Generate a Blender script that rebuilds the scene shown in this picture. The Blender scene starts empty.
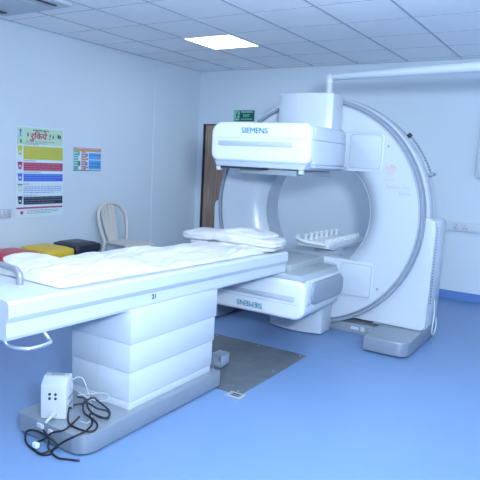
import bpy, bmesh, math, random
from mathutils import Vector, Matrix, noise
PI = math.pi
random.seed(4)
S = bpy.context.scene
COL = S.collection

# ------------------------------------------------------------------ camera, world, exposure
F_PX = 577.8
yaw, pit, rol = -.558, -.1352, .0504
fw = Vector((math.sin(yaw)*math.cos(pit), math.cos(yaw)*math.cos(pit), math.sin(pit)))
rt = Vector((math.cos(yaw), -math.sin(yaw), 0)); up = rt.cross(fw)
rt2 = math.cos(rol)*rt + math.sin(rol)*up; up2 = -math.sin(rol)*rt + math.cos(rol)*up
cam = bpy.data.cameras.new('camera'); camo = bpy.data.objects.new('camera', cam); COL.objects.link(camo)
cam.sensor_width = 36; cam.sensor_fit = 'HORIZONTAL'; cam.lens = 36*F_PX/480
camo.matrix_world = Matrix(((rt2.x, up2.x, -fw.x, 5.097), (rt2.y, up2.y, -fw.y, -6.857), (rt2.z, up2.z, -fw.z, 1.452), (0, 0, 0, 1)))
S.camera = camo
S.view_settings.view_transform = 'Standard'; S.view_settings.look = 'None'
S.view_settings.gamma = 1; S.view_settings.use_curve_mapping = False
S.view_settings.exposure = 0.0
W = bpy.data.worlds.new('world'); S.world = W; W.use_nodes = True
W.node_tree.nodes['Background'].inputs[0].default_value = (.6, .75, 1, 1)
W.node_tree.nodes['Background'].inputs[1].default_value = .3
LCOL = (.715, .855, 1.0)
def area(name, loc, size, power, rot=(0, 0, 0), col=LCOL, sy=None):
    l = bpy.data.lights.new(name, 'AREA'); l.energy = power; l.color = col; l.size = size
    if sy: l.shape = 'RECTANGLE'; l.size_y = sy
    o = bpy.data.objects.new(name, l); COL.objects.link(o); o.location = loc; o.rotation_euler = rot
    return o
PANELS = [(1.493, -1.641), (1.493, -4.641), (3.893, -4.041), (3.893, -6.441), (1.493, -7.041), (6.293, -1.641), (6.293, -4.041), (6.293, -6.441)]  # only the first is in view; the rest are unseen, added for fill
PANEL_W = 7
for i, (x, y) in enumerate(PANELS):
    area('panel_light', (x, y, 2.672), .56, PANEL_W)
# the photographer's flash, held just above the lens
fl = area('camera_flash', (4.98, -6.95, 1.86), .14, 25.5, col=(.715, .855, 1.0))
fl.rotation_euler = (Vector((2.9, -2.4, 1.15)) - fl.location).to_track_quat('-Z', 'Y').to_euler()

# a second flash head beside it, turned up so that its light comes back off the ceiling
bf = area('bounce_flash', (5.4, -6.6, 1.8), .3, 212, col=(.715, .855, 1.0))
bf.rotation_euler = (Vector((4.5, -4.6, 2.7)) - bf.location).to_track_quat('-Z', 'Y').to_euler()

# ------------------------------------------------------------------ materials
def mat(name, col, rough=.5, metal=0, spec=.5, noise_amt=0, nscale=8, bump=0, emit=0, coat=0, emit_col=None):
    m = bpy.data.materials.new(name); m.use_nodes = True
    nt = m.node_tree; b = nt.nodes['Principled BSDF']
    b.inputs['Base Color'].default_value = (*col, 1); b.inputs['Roughness'].default_value = rough
    b.inputs['Metallic'].default_value = metal; b.inputs['Specular IOR Level'].default_value = spec
    b.inputs['Coat Weight'].default_value = coat
    if emit:
        b.inputs['Emission Color'].default_value = (*(emit_col or col), 1); b.inputs['Emission Strength'].default_value = emit
    if noise_amt or bump:
        tc = nt.nodes.new('ShaderNodeTexCoord'); n = nt.nodes.new('ShaderNodeTexNoise')
        n.inputs['Scale'].default_value = nscale; n.inputs['Detail'].default_value = 5
        nt.links.new(tc.outputs['Object'], n.inputs['Vector'])
        if noise_amt:
            r = nt.nodes.new('ShaderNodeValToRGB')
            r.color_ramp.elements[0].position = .3; r.color_ramp.elements[1].position = .7
            r.color_ramp.elements[0].color = (*[c*(1-noise_amt) for c in col], 1)
            r.color_ramp.elements[1].color = (*[min(1, c*(1+noise_amt)) for c in col], 1)
            nt.links.new(n.outputs['Fac'], r.inputs[0]); nt.links.new(r.outputs[0], b.inputs['Base Color'])
        if bump:
            bp = nt.nodes.new('ShaderNodeBump'); bp.inputs['Strength'].default_value = bump; bp.inputs['Distance'].default_value = .01
            nt.links.new(n.outputs['Fac'], bp.inputs['Height']); nt.links.new(bp.outputs[0], b.inputs['Normal'])
    return m
M = dict(
    floor=mat('blue_vinyl', (.155, .262, .47), .38, noise_amt=.035, nscale=1.3, spec=.4),
    seam=mat('vinyl_seam', (.17, .29, .52), .5),
    wall=mat('pale_blue_wall', (.59, .67, .75), .75, spec=.25, noise_amt=.015, nscale=1.5),
    wall2=mat('pale_blue_panel', (.60, .69, .77), .7, spec=.25),
    ceil=mat('ceiling_tile', (.93, .955, 1), .9, spec=.1, noise_amt=.02, nscale=60),
    tbar=mat('t_bar_gap_shade', (.42, .47, .54), .6),  # bars darkened in colour to stand for the shadow gap along the tiles
    base=mat('blue_skirting', (.10, .22, .52), .4),
    white=mat('white_enamel', (.465, .52, .59), .3, spec=.5, noise_amt=.01, nscale=2),
    rail=mat('rail_grey', (.26, .29, .34), .3, metal=.3),
    shell=mat('white_flash_lit', (.61, .66, .73), .28),
    white2=mat('off_white_plastic', (.54, .59, .66), .4),
    bluegrey=mat('blue_grey_plastic', (.38, .44, .52), .4),
    grey=mat('grey_plastic', (.22, .26, .32), .4),
    rim=mat('grey_rim', (.22, .265, .34), .3),
    dark=mat('dark_slot', (.02, .025, .04), .5),
    seamd=mat('cover_seam', (.13, .18, .26), .6),
    greymetal=mat('silver_grey_paint', (.235, .28, .34), .33, metal=.25, noise_amt=.03, nscale=30),
    steel=mat('brushed_steel', (.5, .56, .63), .3, metal=.8),
    plate=mat('floor_plate', (.145, .17, .195), .45, metal=.35, noise_amt=.14, nscale=9),
    coll=mat('collimator_grey', (.31, .36, .40), .45),
    cloth=mat('white_linen', (.55, .56, .58), .9, spec=.1, bump=.5, nscale=11),
    teal=mat('teal_lettering', (.04, .48, .72), .5),
    black=mat('black_rubber', (.006, .007, .012), .5),
    blackp=mat('black_plastic', (.012, .016, .035), .4),
    red=mat('red_plastic', (.50, .02, .05), .35),
    yellow=mat('yellow_plastic', (.64, .45, .03), .4),
    beige=mat('beige_plastic', (.58, .56, .53), .38),
    greyc=mat('grey_cable', (.45, .5, .56), .5),
    upsw=mat('white_plastic_case', (.50, .54, .58), .4),
    lamp=mat('lamp_diffuser', (1, 1, 1), .5, emit=6, emit_col=(.93, .97, 1)),
    green=mat('exit_green', (.0, .10, .075), .4), mint=mat('exit_mint', (.25, .62, .50), .5),
    paper=mat('poster_paper', (.62, .74, .80), .35), pgreen=mat('poster_pale_green', (.48, .66, .50), .4),
    pyel=mat('poster_yellow', (.50, .55, .07), .4), pred=mat('poster_red', (.42, .05, .13), .4),
    pblue=mat('poster_blue', (.08, .13, .62), .4), pblk=mat('poster_black', (.02, .03, .06), .4),
    pink=mat('poster_ink', (.17, .22, .30), .5), pdg=mat('poster_dark_green', (.04, .25, .13), .5),
    pcyan=mat('poster_cyan', (.10, .38, .78), .4), pora=mat('poster_orange', (.55, .38, .15), .5),
    pteal=mat('poster_teal', (.12, .42, .38), .4), prose=mat('poster_rose', (.50, .22, .28), .4),
    orange=mat('emblem_orange', (.55, .36, .40), .5), faint=mat('faint_lettering', (.36, .42, .52), .5),
    tray=mat('tray_plastic', (.80, .84, .88), .35),
)
def wood():
    m = bpy.data.materials.new('brown_wood_laminate'); m.use_nodes = True; nt = m.node_tree; b = nt.nodes['Principled BSDF']
    tc = nt.nodes.new('ShaderNodeTexCoord'); mp = nt.nodes.new('ShaderNodeMapping'); mp.inputs['Scale'].default_value = (22, 22, 1.2)
    n = nt.nodes.new('ShaderNodeTexNoise'); n.inputs['Scale'].default_value = 2.2; n.inputs['Detail'].default_value = 6
    r = nt.nodes.new('ShaderNodeValToRGB'); r.color_ramp.elements[0].position = .32; r.color_ramp.elements[1].position = .7
    r.color_ramp.elements[0].color = (.26, .18, .14, 1); r.color_ramp.elements[1].color = (.46, .34, .27, 1)
    nt.links.new(tc.outputs['Object'], mp.inputs[0]); nt.links.new(mp.outputs[0], n.inputs['Vector'])
    nt.links.new(n.outputs['Fac'], r.inputs[0]); nt.links.new(r.outputs[0], b.inputs['Base Color']); b.inputs['Roughness'].default_value = .45
    return m
M['wood'] = wood()

# ------------------------------------------------------------------ mesh helpers
def wloc(o):
    v = Vector((0, 0, 0))
    while o: v += o.location; o = o.parent
    return v
def obj(name, bm, m, parent=None, smooth=True, world=True, label=None, angle=35):
    me = bpy.data.meshes.new(name); bmesh.ops.recalc_face_normals(bm, faces=bm.faces)
    o = bpy.data.objects.new(name, me); COL.objects.link(o)
    if parent is not None:
        o.parent = parent
        if world: bmesh.ops.translate(bm, vec=-wloc(parent), verts=bm.verts)
    bm.to_mesh(me); bm.free()
    for mm in (m if isinstance(m, (list, tuple)) else [m]): me.materials.append(M[mm] if isinstance(mm, str) else mm)
    if smooth:
        me.polygons.foreach_set('use_smooth', [True]*len(me.polygons))
        try: me.set_sharp_from_angle(angle=math.radians(angle))
        except Exception: pass
    if label: o['label'] = label
    return o
def tag(o, label, cat, group=None, kind=None):
    o['label'] = label; o['category'] = cat
    if group: o['group'] = group
    if kind: o['kind'] = kind
    return o
def thing(name, label, cat, loc=(0, 0, 0), group=None):
    o = bpy.data.objects.new(name, None); COL.objects.link(o); o.location = loc; o.empty_display_size = .1
    return tag(o, label, cat, group)
def solo(o, loc):
    """put the origin of a one-mesh thing at loc"""
    v = Vector(loc); o.data.transform(Matrix.Translation(-v)); o.location = v; return o
def struct(name, bm, m, parent=None, smooth=False):
    o = obj(name, bm, m, parent, smooth=smooth); o['kind'] = 'structure'; return o
def nb(): return bmesh.new()
def box(bm, x0, x1, y0, y1, z0, z1, bev=0, seg=2, mi=0, xf=None):
    t = bmesh.new(); bmesh.ops.create_cube(t, size=1)
    for v in t.verts: v.co = Vector((x0+(v.co.x+.5)*(x1-x0), y0+(v.co.y+.5)*(y1-y0), z0+(v.co.z+.5)*(z1-z0)))
    if bev: bmesh.ops.bevel(t, geom=list(t.edges), offset=bev, segments=seg, affect='EDGES', profile=.5)
    merge(bm, t, mi, xf); return bm
def merge(bm, t, mi=0, xf=None):
    if xf is not None: bmesh.ops.transform(t, matrix=xf, verts=t.verts)
    vm = {v: bm.verts.new(v.co) for v in t.verts}
    for f in t.faces:
        try: g = bm.faces.new([vm[v] for v in f.verts]); g.material_index = mi
        except ValueError: pass
    t.free()
def prism(bm, pts, a0, a1, axis='y', bev=0, seg=2, mi=0, xf=None, bevel_caps_only=False):
    """extrude closed 2-D polygon pts along axis; 2-D coords are the other two axes in order"""
    t = bmesh.new()
    def P(u, v, a): return {'x': (a, u, v), 'y': (u, a, v), 'z': (u, v, a)}[axis]
    lo = [t.verts.new(P(u, v, a0)) for u, v in pts]; hi = [t.verts.new(P(u, v, a1)) for u, v in pts]
    n = len(pts); t.faces.new(lo); t.faces.new(hi[::-1])
    for i in range(n): t.faces.new([lo[i], lo[(i+1) % n], hi[(i+1) % n], hi[i]])
    bmesh.ops.recalc_face_normals(t, faces=t.faces)
    if bev:
        ed = [e for e in t.edges if (e.verts[0] in lo) == (e.verts[1] in lo)] if bevel_caps_only else list(t.edges)
        bmesh.ops.bevel(t, geom=ed, offset=bev, segments=seg, affect='EDGES', profile=.5, clamp_overlap=True)
    merge(bm, t, mi, xf); return bm
def rrect(x0, x1, y0, y1, r, n=6, rs=None):
    rs = rs or (r, r, r, r)   # ll, lr, ur, ul
    out = []
    for (cx, cy, a, rr) in ((x0, y0, PI, rs[0]), (x1, y0, 1.5*PI, rs[1]), (x1, y1, 0, rs[2]), (x0, y1, .5*PI, rs[3])):
        sx = 1 if cx == x0 else -1; sy = 1 if cy == y0 else -1
        if rr <= 0: out.append((cx, cy)); continue
        for k in range(n+1):
            t = a + .5*PI*k/n; out.append((cx+sx*rr+rr*math.cos(t), cy+sy*rr+rr*math.sin(t)))
    return out
def spline(pts, n=8):
    pts = [Vector(p) for p in pts]; out = []
    P = [2*pts[0]-pts[1]] + pts + [2*pts[-1]-pts[-2]]
    for i in range(1, len(P)-2):
        for k in range(n):
            t = k/n; a, b, c, d = P[i-1], P[i], P[i+1], P[i+2]
            out.append(.5*((2*b)+(c-a)*t+(2*a-5*b+4*c-d)*t*t+(3*b-a-3*c+d)*t**3))
    out.append(pts[-1]); return out
def tube(bm, pts, r, seg=10, mi=0, caps=True):
    pts = [Vector(p) for p in pts]; rings = []; nrm = None
    for i, p in enumerate(pts):
        d = (pts[min(i+1, len(pts)-1)] - pts[max(i-1, 0)]).normalized()
        if nrm is None: nrm = d.orthogonal().normalized()
        else:
            nrm = (nrm - d*nrm.dot(d)); nrm = nrm.normalized() if nrm.length > 1e-6 else d.orthogonal().normalized()
        b = d.cross(nrm); rr = r[i] if isinstance(r, (list, tuple)) else r
        rings.append([bm.verts.new(p+rr*(math.cos(2*PI*k/seg)*nrm+math.sin(2*PI*k/seg)*b)) for k in range(seg)])
    for a, b in zip(rings, rings[1:]):
        for k in range(seg):
            f = bm.faces.new([a[k], a[(k+1) % seg], b[(k+1) % seg], b[k]]); f.material_index = mi
    if caps: bm.faces.new(rings[0][::-1]).material_index = mi; bm.faces.new(rings[-1]).material_index = mi
    return bm
def lathe(bm, prof, c, axis='y', n=128, a0=0, a1=2*PI, closed=True, mi=0):
    """prof: list of (radius, along axis); c: centre (two other coords); closed profile -> solid ring"""
    full = abs(a1-a0-2*PI) < 1e-6; m = n if full else n+1; rings = []
    for k in range(m):
        t = a0+(a1-a0)*k/n; ring = []
        for r, a in prof:
            u, v = c[0]+r*math.cos(t), c[1]+r*math.sin(t)
            ring.append(bm.verts.new({'y': (u, a, v), 'z': (u, v, a), 'x': (a, u, v)}[axis]))
        rings.append(ring)
    L = len(prof)
    for k in range(n if full else n):
        A, B = rings[k], rings[(k+1) % m]
        for j in range(L if closed else L-1):
            try: bm.faces.new([A[j], A[(j+1) % L], B[(j+1) % L], B[j]]).material_index = mi
            except ValueError: pass
    if not full and closed:
        bm.faces.new(rings[0]).material_index = mi; bm.faces.new(rings[-1][::-1]).material_index = mi
    return bm
def cyl(bm, c, r, a0, a1, axis='z', n=24, bev=0, mi=0, r2=None):
    r2 = r if r2 is None else r2
    cc = {'z': (c[0], c[1]), 'y': (c[0], c[1]), 'x': (c[0], c[1])}[axis]
    prof = [(0.0001, a0), (r-bev, a0), (r, a0+bev), (r2, a1-bev), (r2-bev, a1), (0.0001, a1)]
    if not bev: prof = [(.0001, a0), (r, a0), (r2, a1), (.0001, a1)]
    return lathe(bm, prof, cc, axis, n, closed=False, mi=mi)
def text_bm(s, size, xf, depth=.002, shear=0, space=1.0, width=1.0, bold=0):
    cu = bpy.data.curves.new('t', 'FONT'); cu.body = s; cu.size = size; cu.extrude = depth; cu.align_x = 'CENTER'; cu.align_y = 'CENTER'
    cu.shear = shear; cu.space_character = space; cu.offset = bold; cu.resolution_u = 3
    o = bpy.data.objects.new('t', cu); COL.objects.link(o)
    dg = bpy.context.evaluated_depsgraph_get(); me = bpy.data.meshes.new_from_object(o.evaluated_get(dg))
    bm = bmesh.new(); bm.from_mesh(me)
    bmesh.ops.scale(bm, vec=(width, 1, 1), verts=bm.verts); bmesh.ops.transform(bm, matrix=xf, verts=bm.verts)
    bpy.data.objects.remove(o); bpy.data.curves.remove(cu); bpy.data.meshes.remove(me)
    return bm
FRONT = lambda x, y, z, r=0: Matrix.Translation((x, y, z)) @ Matrix.Rotation(r, 4, 'Y') @ Matrix.Rotation(PI/2, 4, 'X')   # reads on a -Y face
EAST = lambda x, y, z: Matrix.Translation((x, y, z)) @ Matrix.Rotation(PI/2, 4, 'Z') @ Matrix.Rotation(PI/2, 4, 'X')     # reads on a +X face

# ------------------------------------------------------------------ room shell
RX, RY, H = 7.6, -8.8, 2.696
struct('floor', box(nb(), -.1, RX+.1, RY-.1, .1, -.1, 0), 'floor')
fl_o = bpy.data.objects['floor']
sm = nb()
for y in (-1.05, -2.92, -4.85, -7.0): box(sm, 0, RX, y-.0015, y+.0015, 0, .0006)

struct('floor_seam', sm, 'seam', fl_o)
struct('ceiling', box(nb(), -.1, RX+.1, RY-.1, .1, H, H+.1), 'ceil')
gb = nb()
x = .593
while x < RX:
    box(gb, x-.008, x+.008, RY, 0, H-.005, H+.002); x += .6
y = -.141
while y > RY:
    box(gb, 0, RX, y-.0035, y+.0035, H-.002, H+.002); y -= .6
box(gb, 0, RX, -.02, 0, H-.006, H+.001); box(gb, 0, .02, RY, 0, H-.006, H+.001)
struct('ceiling_grid', gb, 'tbar', bpy.data.objects['ceiling'])
struct('wall_left', box(nb(), -.1, 0, RY-.1, .1, 0, H), 'wall')
struct('trim_1', box(nb(), 0, .012, -.972, 0, 0, H), 'wall2')           # the panel at the far end of the left wall
# back wall with the door opening
DX0, DX1, DZ = .095, 1.30, 1.958
bw = nb(); box(bw, 0, DX0, 0, .12, 0, H); box(bw, DX0, DX1, 0, .12, DZ, H); box(bw, DX1, RX, 0, .12, 0, H)
struct('wall_back', bw, 'wall2')
struct('wall_right', box(nb(), RX, RX+.1, RY-.1, .1, 0, H), 'wall')
struct('wall_front', box(nb(), -.1, RX+.1, RY-.1, RY, 0, H), 'wall')
d = bpy.data.objects.new('door_1', None); COL.objects.link(d); d.location = (.7, .06, 0); d['kind'] = 'structure'
struct('door_leaf', box(nb(), DX0+.02, (DX0+DX1)/2-.002, .04, .08, 0, DZ-.01), 'wood', d)
struct('door_leaf', box(nb(), (DX0+DX1)/2+.002, DX1-.02, .04, .08, 0, DZ-.01), 'wood', d)
struct('door_gap_shade', box(box(box(nb(), DX0, DX0+.018, .012, .1, 0, DZ), DX1-.018, DX1, .012, .1, 0, DZ), DX0, DX1, .012, .1, DZ-.012, DZ), 'dark', d)  # near-black strips drawn as the shade in the gap around the leaves
struct('baseboard_back', box(nb(), DX1, RX, -.014, 0, 0, .10, .004), 'base')
struct('baseboard_left', box(nb(), 0, .014, RY, -.972, 0, .10, .004), 'base')

# ------------------------------------------------------------------ ceiling fittings
def ceiling_lamp(x, y, label):
    t = thing('ceiling_light', label, 'light', (x, y, H), 'recessed ceiling light panels')
    fr = nb(); box(fr, x-.3, x+.3, y-.3, y-.285, H-.012, H); box(fr, x-.3, x+.3, y+.285, y+.3, H-.012, H)
    box(fr, x-.3, x-.285, y-.285, y+.285, H-.012, H); box(fr, x+.285, x+.3, y-.285, y+.285, H-.012, H)
    obj('frame', fr, 'white', t, smooth=False)
    obj('diffuser', box(nb(), x-.285, x+.285, y-.285, y+.285, H-.010, H-.002), 'lamp', t, smooth=False)
ceiling_lamp(1.493, -1.641, 'glowing square light panel set in the tiled ceiling near the corner')
WHERE = ['above the foot of the bed', 'over the floor between bed and scanner', 'over the camera side of the bed', 'in the front left corner', 'in the back right corner', 'along the right wall', 'in the front right corner']
for (x, y), w in zip(PANELS[1:], WHERE):  # further panels out of view, put in as fill light
    ceiling_lamp(x, y, 'unseen square fill light panel ' + w)
ac = thing('ceiling_air_conditioner', 'white square cassette air conditioner with dark slot in the ceiling by the left wall', 'air conditioner', (.72, -3.83, H))
x0, x1, y0, y1 = .24, 1.17, -4.33, -3.37
fr = nb()
prism(fr, rrect(x0, x1, y0, y1, .03), H-.035, H-.001, 'z', .008, 2)
obj('cassette_panel', fr, 'white2', ac)
obj('air_slot', box(nb(), x1-.17, x1-.10, y0+.1, y1-.09, H-.044, H-.034, .002), 'dark', ac)
obj('air_slot', box(nb(), x0+.1, x0+.17, y0+.1, y1-.09, H-.044, H-.034, .002), 'dark', ac)
obj('air_vane', box(nb(), x1-.145, x1-.125, y0+.1, y1-.10, H-.049, H-.044, .001), 'white', ac)
obj('intake_grille', prism(nb(), rrect(x0+.22, x1-.22, y0+.2, y1-.2, .02), H-.046, H-.034, 'z', .003), 'white', ac)

# ------------------------------------------------------------------ things on the walls
ex = thing('exit_sign', 'small green exit sign with running figure on the back wall above the door', 'sign', (.79, 0, 2.07))
obj('sign_board', box(nb(), .63, .95, -.025, -.001, 2.0, 2.145, .003), 'green', ex)
b = nb(); box(b, .64, .722, -.028, -.0245, 2.01, 2.135)
obj('pictogram_panel', b, 'mint', ex, smooth=False)
b = nb()   # running figure
lathe(b, [(.0001, -.030), (.011, -.030), (.011, -.0275), (.0001, -.0275)], (.685, 2.118), 'y', 14, closed=False)
for p in ([(.680, 2.105), (.700, 2.100), (.692, 2.06), (.672, 2.062)], [(.676, 2.066), (.690, 2.062), (.712, 2.035), (.700, 2.016), (.693, 2.020), (.700, 2.036)],
          [(.676, 2.066), (.688, 2.060), (.676, 2.03), (.650, 2.022), (.648, 2.030), (.668, 2.038)], [(.698, 2.10), (.718, 2.078), (.713, 2.073), (.694, 2.092)], [(.680, 2.102), (.655, 2.088), (.657, 2.080), (.680, 2.09)]):
    prism(b, p, -.030, -.0275, 'y')
obj('running_figure', b, 'green', ex, smooth=False)
b = text_bm('EXIT', .05, FRONT(.835, -.0265, 2.073), .001, bold=.001)
box(b, .745, .93, -.028, -.025, 2.115, 2.130); box(b, .745, .93, -.028, -.025, 2.022, 2.032)
obj('sign_lettering', b, 'mint', ex, smooth=False)

so = thing('socket_strip', 'long pale socket strip on the back wall at right beside the scanner', 'socket', (4.0, 0, .84))
obj('trunking', box(nb(), 3.58, 4.75, -.035, -.001, .792, .892, .004), 'wall', so)
for x in (3.72, 3.81, 4.02, 4.11, 4.30, 4.39):
    b = box(nb(), x-.04, x+.04, -.041, -.033, .80, .884, .002)
    o = obj('socket', b, 'white2', so)
    for dx, dz in ((0, .018), (-.014, -.012), (.014, -.012)):
        obj('socket_hole', lathe(nb(), [(.0001, -.043), (.005, -.043), (.005, -.0405), (.0001, -.0405)], (x+dx, .842+dz), 'y', 10, closed=False), 'dark', o)
pn = thing('wall_cabinet', 'white wall-mounted box high on the back wall at the right edge', 'cabinet', (4.1, 0, 1.4))
obj('cabinet_body', box(nb(), 3.86, 4.44, -.07, -.001, 1.40, 2.05, .008), 'shell', pn)
obj('cabinet_door', box(nb(), 3.875, 4.425, -.082, -.069, 1.415, 2.035, .004), 'shell', pn)
sw = thing('wall_switchboard', 'white socket plate on the left wall below the large poster', 'switch', (0, -3.25, .81))
obj('cover_plate', box(nb(), .0005, .012, -3.36, -3.13, .765, .86, .003), 'white', sw)
for y in (-3.305, -3.215):
    o = obj('socket', box(nb(), .011, .015, y-.035, y+.035, .775, .85, .002), 'white2', sw)
    for dy, dz in ((0, .016), (-.013, -.012), (.013, -.012)):
        obj('socket_hole', lathe(nb(), [(.0001, .0155), (.005, .0155), (.005, .0145), (.0001, .0145)], (y+dy, .812+dz), 'x', 10, closed=False), 'dark', o)

# large poster
MS = ['paper', 'pgreen', 'pyel', 'pred', 'pblue', 'pblk', 'pink', 'pdg', 'pcyan', 'pora', 'pteal', 'prose']
def mi(n): return MS.index(n)
pb = nb()
PY0, PY1, PZ0, PZ1 = -3.07, -2.46, .757, 1.70
box(pb, .001, .004, PY0, PY1, PZ0, PZ1)
def patch(y0, y1, z0, z1, m, lift=0, xf=None): box(pb, .0038, .0048+lift, PY0+y0*(PY1-PY0), PY0+y1*(PY1-PY0), PZ1-z1*(PZ1-PZ0), PZ1-z0*(PZ1-PZ0), mi=mi(m))
patch(.02, .98, .015, .195, 'pgreen')
def lines(z0, z1, n, m, y0=.17, y1=.97, lift=.0004, lw=.32):
    h = (z1-z0)/n
    for k in range(n):
        e = y1-(0.28*random.random() if k == n-1 else .02*random.random())
        yy = y0
        while yy < e:
            w = min(.02+.06*random.random(), e-yy)
            patch(yy, yy+w, z0+h*(k+.3), z0+h*(k+.3+lw), m, lift); yy += w+.012
for (z0, z1, m, tm) in ((.212, .360, 'pyel', 'pora'), (.392, .482, 'pred', 'prose'), (.517, .60, 'pblue', 'pcyan'), (.77, .857, 'pblk', 'pink')):
    patch(.15, .985, z0, z1, m); lines(z0+.005, z1-.005, 5 if m == 'pyel' else 3, tm)
    lines(z0-.028, z0-.006, 1, 'pink', .15, .52)
lines(.620, .640, 1, 'pblk', .15, .52); lines(.65, .735, 4, 'pblue', .15, .98)
for (z0, z1, m) in ((.205, .32, 'pyel'), (.38, .475, 'pred'), (.505, .60, 'pblue'), (.62, .72, 'pgreen'), (.755, .855, 'pblk')):   # waste bins drawn on the poster
    c = (z0+z1)/2; yb = PY0+.082*(PY1-PY0); zt = PZ1-z0*(PZ1-PZ0); zb = PZ1-z1*(PZ1-PZ0)
    prism(pb, [(yb-.018, zb+.008), (yb+.018, zb+.008), (yb+.026, zt-.02), (yb-.026, zt-.02)], .0038, .0052, 'x', mi=mi(m))
    prism(pb, rrect(yb-.03, yb+.03, zt-.02, zt-.006, .005, 3), .0038, .0056, 'x', mi=mi('pink' if m == 'pgreen' else m))
    box(pb, .005, .0056, yb-.01, yb+.01, zb+.03, zb+.05, mi=mi('paper'))
patch(.01, .985, .885, .903, 'pred'); lines(.915, .965, 3, 'pink', .22, .9)
lathe(pb, [(.0001, .0052), (.019, .0052), (.019, .0038), (.0001, .0038)], (PY0+.115*(PY1-PY0), PZ1-.945*(PZ1-PZ0)), 'x', 20, closed=False, mi=mi('pred'))
lines(.022, .05, 1, 'pdg', .34, .74, .0004, .5); lines(.152, .19, 2, 'pink', .2, .8)
for yy, zz, m in ((.09, .045, 'pblue'), (.09, .085, 'pcyan'), (.10, .155, 'pdg'), (.24, .08, 'pdg'), (.77, .09, 'pdg'), (.88, .08, 'pblk'), (.92, .085, 'pblk')):
    prism(pb, rrect(PY0+(yy-.016)*(PY1-PY0), PY0+(yy+.016)*(PY1-PY0), PZ1-(zz+.03)*(PZ1-PZ0), PZ1-(zz-.012)*(PZ1-PZ0), .004, 3), .0038, .0053, 'x', mi=mi(m))
try:
    hb = text_bm('\u0930\u0941\u093f\u0915\u092f\u0947 !', .088, EAST(.0052, -2.765, PZ1-.105*(PZ1-PZ0)), .0008, shear=.15, bold=.002, width=1.15)
    merge(pb, hb, mi('pred'))
except Exception as e:
    print('text', e)
tag(solo(obj('poster', pb, MS, smooth=False), (0, -2.765, 1.23)), 'tall colour-banded waste sorting poster with red heading on the left wall', 'poster')

pb = nb(); PY0, PY1, PZ0, PZ1 = -2.32, -1.893, 1.25, 1.522
box(pb, .001, .004, PY0, PY1, PZ0, PZ1)
patch(.01, .99, .02, .10, 'prose'); patch(.01, .99, .10, .18, 'pora'); lines(.03, .09, 1, 'paper', .05, .95)
patch(.01, .17, .18, .94, 'pteal'); patch(.17, .22, .18, .36, 'pteal'); patch(.17, .24, .58, .78, 'pdg'); patch(.28, .44, .18, .94, 'prose')
for z in (.26, .62): patch(.44, .5, z, z+.14, 'pink')
for z in (.45, .8): patch(.18, .27, z, z+.1, 'paper', .0003); patch(.45, .52, z, z+.08, 'prose')
patch(.54, .99, .22, .30, 'pcyan'); patch(.54, .99, .33, .50, 'pcyan'); patch(.54, .99, .53, .66, 'pcyan'); patch(.54, .99, .68, .78, 'pcyan'); patch(.54, .99, .80, .92, 'pcyan')
for z in (.30, .66, .785): patch(.54, .99, z, z+.035, 'pblue')
patch(.84, .96, .38, .47, 'prose', .0003)
lines(.2, .92, 7, 'paper', .02, .16); lines(.2, .92, 7, 'paper', .29, .43); patch(.0, 1, .95, .99, 'pink')
tag(solo(obj('poster', pb, MS, smooth=False), (0, -2.1, 1.39)), 'small green red and blue chart on the left wall above the chair', 'poster')

# ------------------------------------------------------------------ waste bins and chair by the left wall
def waste_bin(label, matn, x0, x1, y0, y1, z):
    t = thing('waste_bin', label, 'waste bin', ((x0+x1)/2, (y0+y1)/2, 0), 'pedal bins along the left wall')
    cx, cy = (x0+x1)/2, (y0+y1)/2; hx, hy = (x1-x0)/2, (y1-y0)/2
    b = nb(); rings = []
    for (zz, s) in ((0, .76), (.01, .80), (z-.10, .93), (z-.095, .97), (z-.085, .97)):
        rings.append([b.verts.new((px, py, zz)) for px, py in rrect(cx-hx*s, cx+hx*s, cy-hy*s, cy+hy*s, .05, 5)])
    for A, B in zip(rings, rings[1:]):
        for k in range(len(A)): b.faces.new([A[k], A[(k+1) % len(A)], B[(k+1) % len(A)], B[k]])
    b.faces.new(rings[0][::-1]); b.faces.new(rings[-1])
    obj('bin_body', b, matn, t)
    b = nb(); rings = []
    for (zz, s) in ((z-.085, .98), (z-.08, 1.0), (z-.035, 1.0), (z-.018, .95), (z-.01, .80), (z-.004, .76), (z, .5)):
        rings.append([b.verts.new((px, py, zz)) for px, py in rrect(cx-hx*s, cx+hx*s, cy-hy*s, cy+hy*s, .05*s, 5)])
    for A, B in zip(rings, rings[1:]):
        for k in range(len(A)): b.faces.new([A[k], A[(k+1) % len(A)], B[(k+1) % len(A)], B[k]])
    b.faces.new(rings[0][::-1]); b.faces.new(rings[-1])
    obj('lid', b, matn, t)
    obj('pedal', prism(nb(), rrect(x1-.04, x1+.03, cy-.05, cy+.05, .01), .012, .026, 'z', .003), 'blackp', t)
waste_bin('black lidded bin by the left wall, next to the plastic chair', 'blackp', .10, .50, -2.70, -2.33, .505)
waste_bin('yellow lidded bin between the red and the black bins', 'yellow', .12, .58, -3.13, -2.78, .50)
waste_bin('red lidded bin at the left edge beside the yellow bin', 'red', .14, .66, -3.62, -3.20, .50)

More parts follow.
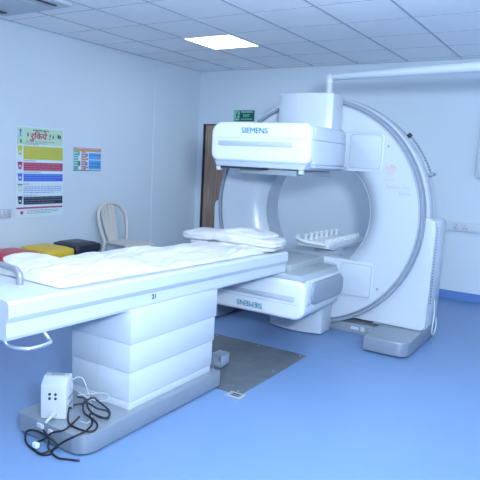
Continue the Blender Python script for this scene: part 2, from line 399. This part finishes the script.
def plastic_chair():
    cx, cy = .36, -1.79
    t = thing('plastic_chair', 'beige moulded plastic chair with slatted back against the left wall', 'chair', (cx, cy, 0))
    X = lambda p: (cx+p[0], cy+p[1], p[2])        # chair faces +x
    # seat
    b = nb(); n = 12; g = {}
    for i in range(n+1):
        for j in range(n+1):
            u, v = i/n, j/n*2-1
            x = -.20+.44*u; y = v*(.19+.04*u)
            z = .435-.018*(1-v*v)*math.sin(PI*u)-.02*max(0, u-.85)/.15
            g[i, j] = b.verts.new(X((x, y, z)))
    for i in range(n):
        for j in range(n): b.faces.new([g[i, j], g[i+1, j], g[i+1, j+1], g[i, j+1]])
    r = bmesh.ops.extrude_face_region(b, geom=list(b.faces)); vs = [v for v in r['geom'] if isinstance(v, bmesh.types.BMVert)]
    bmesh.ops.translate(b, vec=(0, 0, -.012), verts=vs)
    obj('seat', b, 'beige', t)
    # backrest: frame loop and slats
    def back(u, v):  # v 0..1 up, u -1..1
        w = .185+.045*math.sin(PI*min(1, v*.9))
        return (-.19-.10*v-.02*(1-u*u), u*w, .43+.44*v)
    b = nb()
    loop = [back(-1, v/10) for v in range(0, 8)]+[back(-.93, .80), back(-.72, .93), back(-.38, .995), back(0, 1.01), back(.38, .995), back(.72, .93), back(.93, .80)]+[back(1, v/10) for v in range(7, -1, -1)]
    pts = spline([X(p) for p in loop], 4)
    tube(b, pts, .021, 8)
    inner = []
    obj('backrest_frame', b, 'beige', t)
    for k, u in enumerate((-.66, -.38, -.10, .16)):
        b = nb(); L, R = [], []
        for q in range(9):
            v = q/8*.96+.01; du = .125
            a, c = Vector(X(back(u*(.75+.3*v)-du, v))), Vector(X(back(u*(.75+.3*v)+du, v)))
            L.append((b.verts.new(a), b.verts.new(a+Vector((.008, 0, 0))))); R.append((b.verts.new(c), b.verts.new(c+Vector((.008, 0, 0)))))
        for q in range(8):
            b.faces.new([L[q][0], L[q+1][0], R[q+1][0], R[q][0]]); b.faces.new([L[q][1], R[q][1], R[q+1][1], L[q+1][1]])
            b.faces.new([L[q][0], L[q][1], L[q+1][1], L[q+1][0]]); b.faces.new([R[q][0], R[q+1][0], R[q+1][1], R[q][1]])
        obj('slat', b, 'beige', t)
    for sx, sy in ((-1, -1), (-1, 1), (1, -1), (1, 1)):
        b = nb(); top = (-.18 if sx < 0 else .20, sy*.19, .43); bot = (-.25 if sx < 0 else .25, sy*.235, 0)
        P, Q = Vector(X(top)), Vector(X(bot))
        tube(b, [P, (P+Q)/2, Q], [.026, .021, .016], 8)
        obj('leg', b, 'beige', t)
plastic_chair()

# ------------------------------------------------------------------ floor plate under the bed
plt_ = thing('floor_plate', 'dark grey steel cover plate let into the blue floor beside the bed base', 'plate', (2.9, -3.4, 0))
obj('steel_sheet', box(nb(), 2.30, 3.31, -3.90, -2.94, .0005, .006, .001, 1), 'plate', plt_)
for (x, y) in ((3.27, -3.86), (3.27, -3.4), (3.27, -2.98), (2.9, -2.98), (2.5, -2.98)):
    obj('screw', lathe(nb(), [(.0001, .0075), (.007, .007), (.008, .0055)], (x, y), 'z', 12, closed=False), 'steel', plt_)
tg = obj('plate_tag', box(nb(), 3.235, 3.345, -3.965, -3.885, .0005, .009, .001), 'coll', plt_, label='small pale tag at the plate corner')
obj('tag_print', box(box(nb(), 3.265, 3.325, -3.945, -3.93, .0085, .0096), 3.265, 3.325, -3.922, -3.907, .0085, .0096), 'dark', tg)
b = nb()
box(b, 2.97, 3.055, -3.835, -3.828, .007, .195, .001); box(b, 3.035, 3.042, -3.835, -3.74, .115, .195, .001)
box(b, 3.035, 3.115, -3.835, -3.74, .189, .196, .001); box(b, 3.108, 3.115, -3.835, -3.74, .115, .195, .001); box(b, 3.035, 3.115, -3.835, -3.74, .115, .122, .001)
tag(solo(obj('bracket', b, 'steel'), (3.06, -3.76, .006)), 'small steel channel bracket at the far end of the bed column', 'bracket')

# ------------------------------------------------------------------ patient bed
BD = thing('patient_table', 'white patient bed of the scanner on a telescopic white column', 'medical table', (2.88, -4.3, 0))
b = prism(nb(), rrect(2.645, 3.135, -5.03, -3.86, .07, 8, (.03, .085, .02, .02)), .012, .108, 'z', .008, 2)
bp_ = obj('base_plate', b, 'greymetal', BD)
obj('toe_kick', prism(nb(), rrect(2.665, 3.105, -5.00, -3.88, .06), 0, .013, 'z'), 'dark', bp_)
b = nb()
for (x, z, w) in ((2.83, .085, .05), (2.905, .075, .03)):
    obj('cable_socket', prism(nb(), rrect(x-w/2, x+w/2, z-.012, z+.012, .004, 3), -5.036, -5.028, 'y', .001), 'white2', bp_)
b.free()
segs = [(.108, .150, .020), (.150, .312, .014), (.312, .468, .007), (.468, .653, 0)]
for (z0, z1, s) in segs:
    c = obj('column_section', box(nb(), 2.640+s*.5, 3.088-s*.15, -4.668+s*.15, -3.878-s*2.0, z0, z1-.0015, .002, 2), 'white', BD)
    obj('panel_joint', box(nb(), 2.853, 2.8555, -4.6685+s*.15, -4.66, z0+.003, z1-.005), 'bluegrey', c)
obj('column_core', box(nb(), 2.68, 3.065, -4.64, -3.94, .108, .645), 'seamd', BD)
# bed frame, slightly skewed: built along v, cross-section in (u, z)
ang = math.radians(-1.7)
BX = Matrix.Translation((3.083, -4.15, 0)) @ Matrix.Rotation(ang, 4, 'Z')      # local u=0 at the near side face, v along the bed
prof = [(0, .640), (0.006, .655), (.006, .717), (.018, .735), (.022, .745), (.022, .800), (.012, .812), (-.01, .815), (-.64, .815), (-.664, .800), (-.664, .745), (-.65, .735), (-.648, .717), (-.648, .655), (-.64, .640)]
b = nb(); prism(b, [(u, z) for u, z in prof], -1.235, 1.125, 'y', xf=BX)
for v in b.verts:      # the frame thins a little towards the head end
    t = (v.co.y+5.4)/2.5
    v.co.z += .015*(1-t) - (.014*t if v.co.z > .7 else 0)
obj('bed_frame', b, 'white', BD, angle=20)
b = nb(); box(b, -.60, -.10, -1.10, .80, .615, .652, .01, xf=BX)
obj('under_carriage', b, 'white2', BD)
obj('bed_number', text_bm('21', .036, BX @ EAST(.0072, -.33, .697), .0008, bold=.0008), 'dark', BD, smooth=False)
# grab rail across the end and loop handle beneath
b = nb(); tube(b, spline([(2.822, -5.144, .82), (2.822, -5.144, .85), (2.817, -5.143, .872), (2.795, -5.14, .886), (2.75, -5.13, .892), (2.55, -5.11, .893), (2.52, -5.107, .88), (2.51, -5.105, .86), (2.51, -5.105, .82)], 5), .0155, 12)
obj('grab_rail', b, 'rail', BD)
b = nb(); tube(b, spline([(2.985, -5.355, .655), (3.0, -5.345, .625), (3.03, -5.33, .612), (3.075, -5.30, .608), (3.088, -5.265, .608), (3.09, -5.22, .609), (3.085, -5.185, .612), (3.06, -5.175, .622), (3.03, -5.18, .655)], 5), .0095, 12)
obj('loop_handle', b, 'steel', BD)

def wr(x, y, k=1.0):
    return k*(noise.noise(Vector((x*3.1, y*2.2, .3)))*.5+noise.noise(Vector((x*9, y*5, 2.3)))*.28+abs(noise.noise(Vector((x*15+y*6, y*7-x*3, 5.1))))*.22)
def sheet():
    b = nb(); nu, nv = 60, 190; g = {}
    for i in range(nu+1):
        for j in range(nv+1):
            u = i/nu; v = j/nv
            uu = -.655+.665*u; vv = -.93+2.03*v
            edge = min(u, 1-u)*.665; endd = min(v, 1-v)*2.03
            s = min(1, edge/.06)*min(1, endd/.05); s = math.sin(s*PI/2)
            base = .8335-.029*(v*2.03+.30)/2.5
            z = base + s*(.012 + .050*max(-.40, wr(uu, vv, 1.5)))
            z += .020*math.exp(-((uu+.34)/.22)**2)*s
            z = max(z, base)
            wob = .014*noise.noise(Vector((vv*4, 0, i > nu/2)))+.006*noise.noise(Vector((vv*17, 3, i > nu/2)))
            du = wob*(1 if u > .5 else -1)*max(0, 1-edge/.08)-(.035 if u > .5 else 0)*max(0, 1-edge/.1)*(1 if True else 0)
            p = BX @ Vector((uu+du, vv, z)); g[i, j] = b.verts.new(p)
    for i in range(nu):
        for j in range(nv): b.faces.new([g[i, j], g[i+1, j], g[i+1, j+1], g[i, j+1]])
    return b
tag(solo(obj('bed_sheet', sheet(), 'cloth', angle=180), (2.75, -4.2, .815)), 'rumpled white sheet spread along the top of the patient bed', 'sheet')

def blob(hx, hy, hz, n=28, p=3.0, amp=.01, sc=9, seed=0, layers=0, foldx=False):
    b = nb(); bmesh.ops.create_icosphere(b, subdivisions=5, radius=1)
    for v in b.verts:
        c = v.co.copy(); L = (abs(c.x)**p+abs(c.y)**p+abs(c.z)**2.6)**(1/p) if True else 1
        L = (abs(c.x)**p+abs(c.y)**p+abs(c.z)**p)**(1/p); c = c/L
        q = Vector((c.x*hx, c.y*hy, c.z*hz))
        nn = noise.noise(q*sc+Vector((seed, 0, 0)))*amp + noise.noise(q*sc*2.7+Vector((0, seed, 0)))*amp*.5
        if layers:
            w = abs(math.sin((c.z+1)*.5*PI*layers)); nn -= (1-w)**3*.012*(abs(c.x)**2)
        v.co = q + v.co.normalized()*nn
        if v.co.z < -hz: v.co.z = -hz
    return b
# pillow under the sheet end at the foot
b = blob(.21, .15, .028, p=2.6, amp=.014, sc=7, seed=2)
bmesh.ops.transform(b, matrix=Matrix.Translation((2.60, -4.86, .862)) @ Matrix.Rotation(-.12, 4, 'Z') @ Matrix.Rotation(.06, 4, 'Y'), verts=b.verts)
tag(solo(obj('pillow', b, 'cloth', angle=180), (2.60, -4.88, .85)), 'white pillow on the bed beside the metal grab rail', 'pillow')
# folded blanket: three folded layers lying across the head end
bk = thing('folded_blanket', 'folded white blanket lying across the far end of the bed', 'blanket', (2.75, -3.12, .84))
for k, (hx, hy, hz, zc, xo, yo, sd) in enumerate(((.385, .18, .018, .832, .0, -.02, 1), (.44, .185, .043, .878, -.045, .0, 5), (.25, .155, .026, .913, .07, .01, 9))):
    b = blob(hx, hy, hz, p=3.6, amp=.017, sc=8, seed=sd, layers=2)
    for v in b.verts:
        t = v.co.x/hx
        v.co.z += -.018*max(0, -t-.1)+.006*math.sin(v.co.x*9+k)
        if t > .6 and k: v.co.z -= .012*(t-.6)
    bmesh.ops.transform(b, matrix=Matrix.Translation((2.745+xo, -3.13+yo, zc)) @ Matrix.Rotation(math.radians(-3), 4, 'Z'), verts=b.verts)
    obj('blanket_fold', b, 'cloth', bk, angle=180)

# ------------------------------------------------------------------ voltage stabiliser and cables on the bed base
UX = Matrix.Translation((2.804, -5.009, .108)) @ Matrix.Rotation(math.radians(32), 4, 'Z')
up_ = thing('voltage_stabiliser', 'white socketed power box standing on the grey bed base among cables', 'power box', (2.88, -4.95, .108))
b = nb(); prism(b, [(0, .004), (.004, 0), (.126, 0), (.13, .004), (.13, .14), (.105, .205), (.095, .21), (.05, .21), (.04, .205), (0, .178)], 0, .128, 'x', .003, 2, xf=UX)
obj('case', b, 'upsw', up_)
b = nb(); box(b, .03, .10, .055, .09, .208, .2115, .001, xf=UX); obj('rating_label', b, 'coll', up_)
for dx in (.045, .075):
    for dz in (.108, .131):
        b = lathe(nb(), [(.0001, -.003), (.0065, -.003), (.0075, .001)], (dx, dz), 'y', 12, closed=False)
        bmesh.ops.transform(b, matrix=UX, verts=b.verts); obj('socket_hole', b, 'dark', up_)
b = nb(); box(b, .05, .085, -.03, .0, .018, .045, .006, xf=UX); tube(b, [UX @ Vector((.067, -.028, .03)), UX @ Vector((.055, -.05, .018)), UX @ Vector((.045, -.055, .006))], .007, 8)
obj('plug', b, 'greyc', up_)
for z in (.05, .09):
    b = nb(); box(b, .1275, .131, .03, .11, z, z+.012, .002, xf=UX); obj('side_vent', b, 'grey', up_)
A = [(2.960, -4.950, 0.185), (2.935, -4.939, 0.175), (2.945, -4.955, 0.125), (3.001, -4.982, 0.118), (3.102, -4.979, 0.118), (3.128, -4.95, 0.120), (3.11, -4.915, 0.130), (3.059, -4.894, 0.134), (2.985, -4.882, 0.141), (2.965, -4.875, 0.165), (2.95, -4.85, 0.185), (2.96, -4.80, 0.19), (2.984, -4.79, 0.175), (3.061, -4.788, 0.145), (3.091, -4.822, 0.130), (3.055, -4.851, 0.130), (2.987, -4.857, 0.155), (2.95, -4.846, 0.195), (2.925, -4.88, 0.215)]
Bc = [(2.94, -4.915, 0.185), (2.97, -4.85, 0.180), (3.03, -4.84, 0.165), (3.083, -4.815, 0.155), (3.096, -4.835, 0.128), (3.009, -4.866, 0.140), (3.068, -4.909, 0.122), (3.100, -4.985, 0.120), (3.09, -5.045, 0.113), (3.034, -5.055, 0.075), (2.993, -5.08, 0.037), (2.979, -5.096, 0.008), (2.935, -5.121, 0.007), (2.82, -5.10, 0.010), (2.778, -5.08, 0.029), (2.798, -5.08, 0.068), (2.854, -5.065, 0.075), (2.935, -5.065, 0.062), (2.949, -5.078, 0.022), (3.025, -5.093, 0.007), (3.08, -5.075, 0.007), (3.135, -5.05, 0.007)]
Cc = [(2.99, -4.92, 0.140), (2.992, -4.967, 0.122), (3.007, -5.035, 0.117), (2.952, -5.06, 0.095), (2.906, -5.07, 0.053), (2.859, -5.08, 0.024), (2.861, -5.10, 0.008), (2.948, -5.125, 0.015), (2.971, -5.089, 0.022), (2.994, -5.06, 0.041), (2.931, -5.07, 0.078), (2.87, -5.045, 0.08)]
for pts, lab in ((A, 'black cable looping over the bed base beside the power box'), (Bc, 'black cable trailing over the edge of the bed base and along the floor'), (Cc, 'black cable tangled in front of the bed base sockets')):
    o = obj('power_cable', tube(nb(), spline(pts, 7), .0050, 8), 'black', angle=180)
    tag(solo(o, pts[0]), lab, 'cable', 'black cables on the bed base')
G = [(2.935, -4.885, 0.225), (2.935, -4.84, 0.215), (2.93, -4.763, 0.195), (2.944, -4.716, 0.185), (2.982, -4.709, 0.175), (3.0, -4.741, 0.165), (2.974, -4.788, 0.175), (2.95, -4.825, 0.195), (2.925, -4.87, 0.235)]
G2 = [(2.91, -4.90, 0.265), (2.895, -4.89, 0.292), (2.885, -4.84, 0.297), (2.90, -4.815, 0.28), (2.94, -4.82, 0.225), (2.95, -4.813, 0.175), (2.99, -4.834, 0.145), (3.044, -4.91, 0.120), (2.999, -4.929, 0.120)]
for pts, lab in ((G, 'thin grey cable loop above the black cables by the column'), (G2, 'thin grey cable arching over the top of the power box')):
    o = obj('thin_cable', tube(nb(), spline(pts, 7), .0024, 6), 'greyc', angle=180)
    tag(solo(o, pts[0]), lab, 'cable', 'thin grey cables on the bed base')
b = box(nb(), 2.872, 2.905, -5.115, -5.095, .018, .042, .002)
tag(solo(obj('cable_tag', b, 'paper'), (2.89, -5.1, .018)), 'small white paper tag hanging in the black cable tangle', 'tag')

# ------------------------------------------------------------------ the scanner gantry
CX, CZ = 2.89, 1.035
GT = thing('gamma_camera', 'large white ring scanner with two flat detectors above and below its bore', 'medical scanner', (CX, -1.95, 0))
C2 = (CX, CZ)
# fixed drum behind the rotating disc
prof = [(.575, -2.04), (1.00, -2.04), (1.012, -2.03), (1.015, -2.0), (1.015, -1.93), (1.0, -1.92), (1.0, -1.76), (.985, -1.74), (.575, -1.74)]
hs = obj('fixed_housing', lathe(nb(), prof, C2, n=160), 'white', GT)
obj('housing_band', lathe(nb(), [(1.0155, -1.995), (1.019, -1.99), (1.019, -1.94), (1.0155, -1.935)], C2, n=160), 'bluegrey', hs)
# perforated cable guard on the upper right shoulder of the drum
b = nb(); a0, a1 = math.radians(22), math.radians(43)
lathe(b, [(1.0, -1.88), (1.022, -1.88), (1.022, -1.80), (1.0, -1.80)], C2, n=30, a0=a0, a1=a1)
cg = obj('cable_guard', b, 'bluegrey', hs)
b = nb()
for k in range(13):
    a = a0+(a1-a0)*(k+.5)/13
    xf = Matrix.Translation((CX, 0, CZ)) @ Matrix.Rotation(-a, 4, 'Y')
    box(b, 1.0205, 1.0245, -1.884, -1.80, -.006, .006, xf=xf)
obj('vent_slots', b, 'grey', cg)
xf = Matrix.Translation((CX, 0, CZ)) @ Matrix.Rotation(-a1, 4, 'Y')
obj('guard_clip', box(nb(), 1.01, 1.045, -1.91, -1.86, -.008, .022, .006, xf=xf), 'black', cg)
xf = Matrix.Translation((CX, 0, CZ)) @ Matrix.Rotation(-a0, 4, 'Y')
obj('guard_bracket', box(nb(), .995, 1.05, -1.90, -1.80, -.012, .012, .003, xf=xf), 'grey', cg)
# rotating disc with flared bore
prof = [(.515, -2.045), (.965, -2.045), (.972, -2.06), (.972, -2.135), (.962, -2.15), (.70, -2.15), (.665, -2.148), (.63, -2.141), (.60, -2.127), (.57, -2.106), (.543, -2.082), (.525, -2.06)]
dk = obj('rotating_disc', lathe(nb(), prof, C2, n=160), 'white', GT)
obj('disc_rim', lathe(nb(), [(.972, -2.148), (.976, -2.153), (.998, -2.153), (1.003, -2.146), (1.003, -2.095), (.972, -2.09)], C2, n=160), 'rim', dk)
obj('rim_groove', lathe(nb(), [(.972, -2.085), (.988, -2.085), (.988, -2.045), (.972, -2.045)], C2, n=160), 'seamd', dk)
obj('rim_seam', lathe(nb(), [(.955, -2.1515), (.960, -2.1515), (.960, -2.146), (.955, -2.146)], C2, n=160), 'grey', dk)
bl = obj('bore_liner', lathe(nb(), [(.514, -2.055), (.518, -2.058), (.522, -2.05), (.569, -1.735), (.562, -1.735)], C2, n=160), 'white', GT)
b = lathe(nb(), [(.5200, -2.00), (.523, -2.00), (.5235, -1.996), (.5205, -1.996)], C2, n=128, a0=2.6, a1=4.0)
obj('liner_joint', b, 'bluegrey', bl)
# carriage shrouds on the disc, above and below the bore, with an access panel each
for s in (1, -1):
    z0, z1 = (CZ+.382, CZ+.70)
    pts = rrect(CX-.62, CX+.62, z0, z1, .02, 5, (.02, .02, .02, .02))
    if s < 0: pts = [(2*CX-x, 2*CZ-z) for x, z in pts]
    sh = obj('carriage_shroud', prism(nb(), pts, -2.1525, -1.96, 'y', .003, 2), 'white', dk)
    for side in (1, -1):
        q = rrect(CX+.33, CX+.60, z0+.03, z1-.012, .03, 6)
        if side < 0: q = [(2*CX-x, z) for x, z in q]
        if s < 0: q = [(2*CX-x, 2*CZ-z) for x, z in q]
        cxq = sum(a for a, _ in q)/len(q); czq = sum(c for _, c in q)/len(q)
        ap = obj('access_panel', prism(nb(), q, -2.1575, -2.150, 'y', .002, 2), 'white', sh)
        obj('panel_gap', prism(nb(), [(cxq+(a-cxq)*1.025, czq+(c-czq)*1.025) for a, c in q], -2.1535, -2.150, 'y'), 'grey', ap)
        b = nb(); lathe(b, [(.0001, -2.156), (.008, -2.155), (.010, -2.148)], (CX+side*.66, CZ+s*.60), 'y', 14, closed=False); obj('lock', b, 'grey', dk)
    b = box(nb(), CX-.60, CX+.60, -2.1535, -2.150, CZ+s*.705-.002, CZ+s*.705+.002); obj('shroud_joint', b, 'bluegrey', sh)

# emblem and lettering on the disc
def emblem(x, z):
    b = nb()
    for (dx, dz, w, h, r) in ((-.05, .02, .008, .05, .6), (-.03, .0, .012, .06, .2), (0, .01, .009, .085, 0), (.03, .0, .012, .06, -.2), (.045, .025, .012, .05, -.7), (0, -.045, .07, .010, 0), (.01, .045, .03, .012, .4)):
        box(b, -w/2, w/2, -2.1525, -2.1495, -h/2, h/2, xf=Matrix.Translation((x+dx, 0, z+dz)) @ Matrix.Rotation(r, 4, 'Y'))
    bmesh.ops.transform(b, matrix=Matrix.Translation((x, 0, z)) @ Matrix.Diagonal((.75, 1, .75, 1)) @ Matrix.Translation((-x, 0, -z)), verts=b.verts)
    obj('emblem', b, 'orange', dk, smooth=False)
    b = nb()
    for k in range(5): box(b, x-.035+k*.015, x-.027+k*.015, -2.152, -2.1495, z-.085, z-.078)
    obj('emblem_caption', b, 'orange', dk, smooth=False)
emblem(3.585, 1.445); emblem(2.185, 1.36)
obj('model_lettering', text_bm('Symbia Evo', .044, FRONT(3.655, -2.151, 1.305), .0008), 'faint', dk, smooth=False)
obj('model_lettering', text_bm('Excel', .044, FRONT(3.715, -2.151, 1.255), .0008), 'faint', dk, smooth=False)

def siemens(s):
    b = nb()
    for dx, dz in ((-.0007, 0), (.0007, 0)):
        merge(b, text_bm('SIEMENS', .060, FRONT((2.84 if s > 0 else 2.905)+dx, -3.116, 1.682+dz), .0015, width=1.04))
    return b
# detector with its arm, then the same turned through half a circle
def RZ(s):
    return Matrix.Identity(4) if s > 0 else Matrix.Translation((CX, 0, CZ-.018)) @ Matrix.Rotation(PI, 4, 'Y') @ Matrix.Translation((-CX, 0, -CZ))
def part(name, bm, m, parent, s, **k):
    bmesh.ops.transform(bm, matrix=RZ(s), verts=bm.verts); return obj(name, bm, m, parent, **k)
def yrr(b, x0, x1, z0, z1, r, y0, y1, bev, seg=4):
    return prism(b, rrect(x0, x1, z0, z1, r, 8), y0, y1, 'y', bev, seg, bevel_caps_only=True)
for s in (1, -1):
    am = part('detector_arm', nb(), 'white', GT, s)
    # arm block with a gently bowed front
    b = nb(); pts = [(2.62, -2.16), (2.62, -2.36)]+[(2.62+.51*k/10, -2.365-.055*math.sin(PI*k/10)) for k in range(1, 10)]+[(3.13, -2.36), (3.13, -2.16)]
    prism(b, pts, 1.44, 2.045, 'z', .010, 3); bmesh.ops.transform(b, matrix=RZ(s), verts=b.verts); bmesh.ops.translate(b, vec=-wloc(am), verts=b.verts)
    b.to_mesh(am.data); b.free()
    for p in am.data.polygons: p.use_smooth = True
    am.data.set_sharp_from_angle(angle=math.radians(35))
    part('neck', box(nb(), 2.60, 3.14, -2.46, -2.15, 1.45, 1.74, .01, 2), 'white', am, s)
    dt = part('detector_head', prism(nb(), rrect(2.454, 3.296, 1.450, 1.738, .05, 8, (.02, .012, .045, .07)), -3.03, -2.44, 'y', .006, 2, bevel_caps_only=True), 'white', GT, s)
    # front shell: upper and lower halves meeting in a dark seam
    part('front_shell', prism(nb(), rrect(2.446, 3.300, 1.450, 1.745, .05, 8, (.065, .045, .06, .085)), -3.115, -3.025, 'y', .028, 5, bevel_caps_only=True), 'shell', dt, s)
    sb = nb(); box(sb, 2.4452, 3.3010, -3.08, -3.03, 1.627, 1.631); box(sb, 2.453, 3.2972, -3.025, -2.46, 1.626, 1.632)
    box(sb, 2.50, 3.25, -3.1158, -3.11, 1.628, 1.630)
    part('shell_seam', sb, 'grey', dt, s, smooth=False)
    part('front_strip', prism(nb(), rrect(2.52, 3.165, 1.568, 1.606, .008, 4), -3.121, -3.112, 'y', .002), 'bluegrey', dt, s)
    b = nb()
    for x in (2.84, 2.865): part('indicator', lathe(nb(), [(.0001, -3.1235), (.005, -3.1235), (.005, -3.1205)], (x, 1.588), 'y', 10, closed=False), 'teal', dt, s)
    b.free()
    part('maker_lettering', siemens(s), 'teal', dt, s, smooth=False)
    # skirt and collimator on the inner face
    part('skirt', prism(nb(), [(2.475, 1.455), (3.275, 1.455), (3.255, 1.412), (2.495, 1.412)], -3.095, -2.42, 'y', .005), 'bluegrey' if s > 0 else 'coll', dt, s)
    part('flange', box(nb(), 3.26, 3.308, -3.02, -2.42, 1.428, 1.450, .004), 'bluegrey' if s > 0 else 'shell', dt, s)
    part('collimator', box(nb(), 2.64, 3.14, -2.975, -2.36, 1.362, 1.414, .004), 'coll', dt, s)
    if s > 0: part('edge_slot', box(nb(), 2.53, 2.90, -3.085, -2.98, 1.396, 1.4118), 'dark', dt, s)
    for x in ((2.505, 3.225) if s > 0 else ()):
        part('latch', box(nb(), x-.018, x+.018, -3.085, -3.05, 1.378, 1.412, .006), 'white', dt, s)
    part('side_pod', prism(nb(), rrect(-2.99, -2.40, 1.470, 1.645, .075, 8), 2.432, 2.470, 'x', .014, 3, bevel_caps_only=True), 'grey', dt, s, label='grey rounded side pod')

# lower side covers (shoulders) left and right, with the ring cut out of them
def shoulder(sd):
    pts = [(1.09, .135), (1.08, .98), (1.065, 1.03), (1.03, 1.045), (.95, 1.045)]
    a_s = math.asin((1.045-CZ)/.95); a_e = math.asin((.13-CZ)/.95)
    arc = [(.95*math.cos(a_s+(a_e-a_s)*k/24), CZ+.95*math.sin(a_s+(a_e-a_s)*k/24)) for k in range(1, 25)]
    pts = [(1.06, .13)]+pts[0:]+arc
    return [(CX+sd*x, z) for x, z in pts]
for sd in (1, -1):
    pts = [(CX+sd*1.04, .13), (CX+sd*1.075, .165), (CX+sd*1.088, .99), (CX+sd*1.075, 1.045), (CX+sd*1.03, 1.07), (CX+sd*.945, 1.07)]
    a_s = math.asin((1.07-CZ)/.95); a_e = math.asin((.13-CZ)/.95)
    pts += [(CX+sd*.945*math.cos(a_s+(a_e-a_s)*k/24), CZ+.945*math.sin(a_s+(a_e-a_s)*k/24)) for k in range(1, 25)]
    sc = obj('side_cover', prism(nb(), pts, -2.095, -2.042, 'y', .010, 3, bevel_caps_only=True), 'white', GT)
    p2 = [(CX+sd*1.035, .10), (CX+sd*1.075, .16), (CX+sd*1.085, 1.0), (CX+sd*1.07, 1.045), (CX+sd*1.03, 1.062), (CX+sd*.99, 1.062), (CX+sd*.99, .55), (CX+sd*.60, .10)]
    rc = obj('rear_cover', prism(nb(), p2, -2.03, -1.72, 'y', .008, 2, bevel_caps_only=True), 'white2', GT)
    b = nb()
    for k in range(26):
        z = .36+k*.025; box(b, *sorted((CX+sd*1.070, CX+sd*1.0885)), -2.038, -2.020, z, z+.012)
    obj('vent_slots', b, 'grey', rc)
# beam and feet
bb = obj('floor_beam', prism(nb(), rrect(2.05, 3.73, -2.10, -1.70, .02), 0, .085, 'z', .004), 'grey', GT)
b = nb(); box(b, 3.33, 3.40, -2.104, -2.099, .035, .060); box(b, 3.42, 3.455, -2.104, -2.099, .03, .066); box(b, 3.50, 3.55, -2.104, -2.099, .04, .056)
obj('type_label', b, 'white', bb, smooth=False)
for sd in (1, -1):
    x0, x1 = sorted((CX+sd*.70, CX+sd*1.06))
    rs = (.02, .09, .03, .02) if sd > 0 else (.09, .02, .02, .03)
    ft = obj('foot', prism(nb(), rrect(x0, x1, -2.53, -1.66, .05, 8, rs), .012, .128, 'z', .010, 3, bevel_caps_only=True), 'greymetal', GT)
    for px, py in ((x0+.07, -2.44), (x1-.1, -2.40), (x0+.07, -1.78), (x1-.08, -1.78)):
        obj('levelling_disc', cyl(nb(), (px, py), .035, 0, .014, 'z', 18), 'white2', ft)
# thin white hose hanging at the right rear corner
b = nb(); tube(b, spline([(3.972, -1.88, .36), (3.984, -1.90, .25), (3.985, -1.93, .12), (3.985, -1.90, .07), (3.986, -1.85, .075), (3.986, -1.80, .13), (3.975, -1.78, .20)], 5), .006, 8)
obj('hose', b, 'white', GT)

# overhead arm: post on the ring and long tube out of frame
ar = thing('overhead_arm', 'long white overhead tube running right from a short post above the scanner ring', 'support arm', (2.97, -2.10, 2.01))
obj('post', cyl(nb(), (2.965, -2.10), .032, 2.040, 2.236, 'z', 24, .004), 'white', ar)
b = nb(); P0, P1 = Vector((2.99, -2.115, 2.205)), Vector((4.55, -2.42, 2.205))
P0 = Vector((2.975, -2.10, 2.213)); P1 = Vector((4.238, -2.40, 2.200)); P2 = P0+(P1-P0)*1.5
tube(b, [P0, P0+(P1-P0)*.3, P1, P2], [.029, .031, .037, .04], 20)
obj('arm_tube', b, 'white', ar)
obj('arm_joint', cyl(nb(), (2.965, -2.10), .036, 2.16, 2.20, 'z', 24, .004), 'white2', ar)

# ------------------------------------------------------------------ tray on a stand behind the scanner, seen through the bore
tr = thing('instrument_stand', 'wheeled stand behind the scanner carrying a knobbed tray', 'stand', (2.62, -1.05, 0))
obj('top_plate', prism(nb(), rrect(2.46, 2.82, -1.42, -.62, .04), .60, .617, 'z', .004), 'white2', tr)
obj('post', cyl(nb(), (2.66, -1.15), .035, .06, .60, 'z', 24, 0, 0, .16), 'white2', tr)
obj('base', prism(nb(), rrect(2.42, 2.86, -1.32, -.72, .08), .03, .06, 'z', .006), 'grey', tr)
for x, y in ((2.48, -1.26), (2.80, -1.26), (2.48, -.78), (2.80, -.78)):
    obj('caster', cyl(nb(), (y, .016), .016, x-.012, x+.012, 'x', 14), 'black', tr)
ty = thing('knobbed_tray', 'white plastic tray with two rows of small knobs, seen through the scanner bore', 'tray', (2.62, -1.05, .617))
obj('tray_body', prism(nb(), rrect(2.44, 2.80, -1.48, -.55, .03), .618, .662, 'z', .004), 'tray', ty)
b = nb(); tube(b, spline([(2.43, -1.44, .715), (2.455, -1.50, .695), (2.53, -1.53, .675), (2.64, -1.53, .665), (2.77, -1.50, .66)], 6), .020, 10)
obj('curved_handle', b, 'tray', ty)
def knob(x, y, r, z):
    b = nb(); cyl(b, (x, y), r*.62, .66, z-.012, 'z', 10); lathe(b, [(r*.62, z-.02), (r, z-.014), (r, z-.006), (r*.5, z), (.0001, z+.001)], (x, y), 'z', 12, closed=False)
    obj('knob', b, 'tray', ty)
for j in range(7): knob(2.50, -1.40+j*.135, .028, .738)
for j in range(12):
    y = -1.43+j*.075; b = nb(); box(b, 2.735, 2.785, y-.014, y+.014, .655, .708, .006); obj('knob', b, 'tray', ty)
obj('tray_rim', box(nb(), 2.79, 2.81, -1.48, -.56, .618, .672, .004), 'tray', ty)
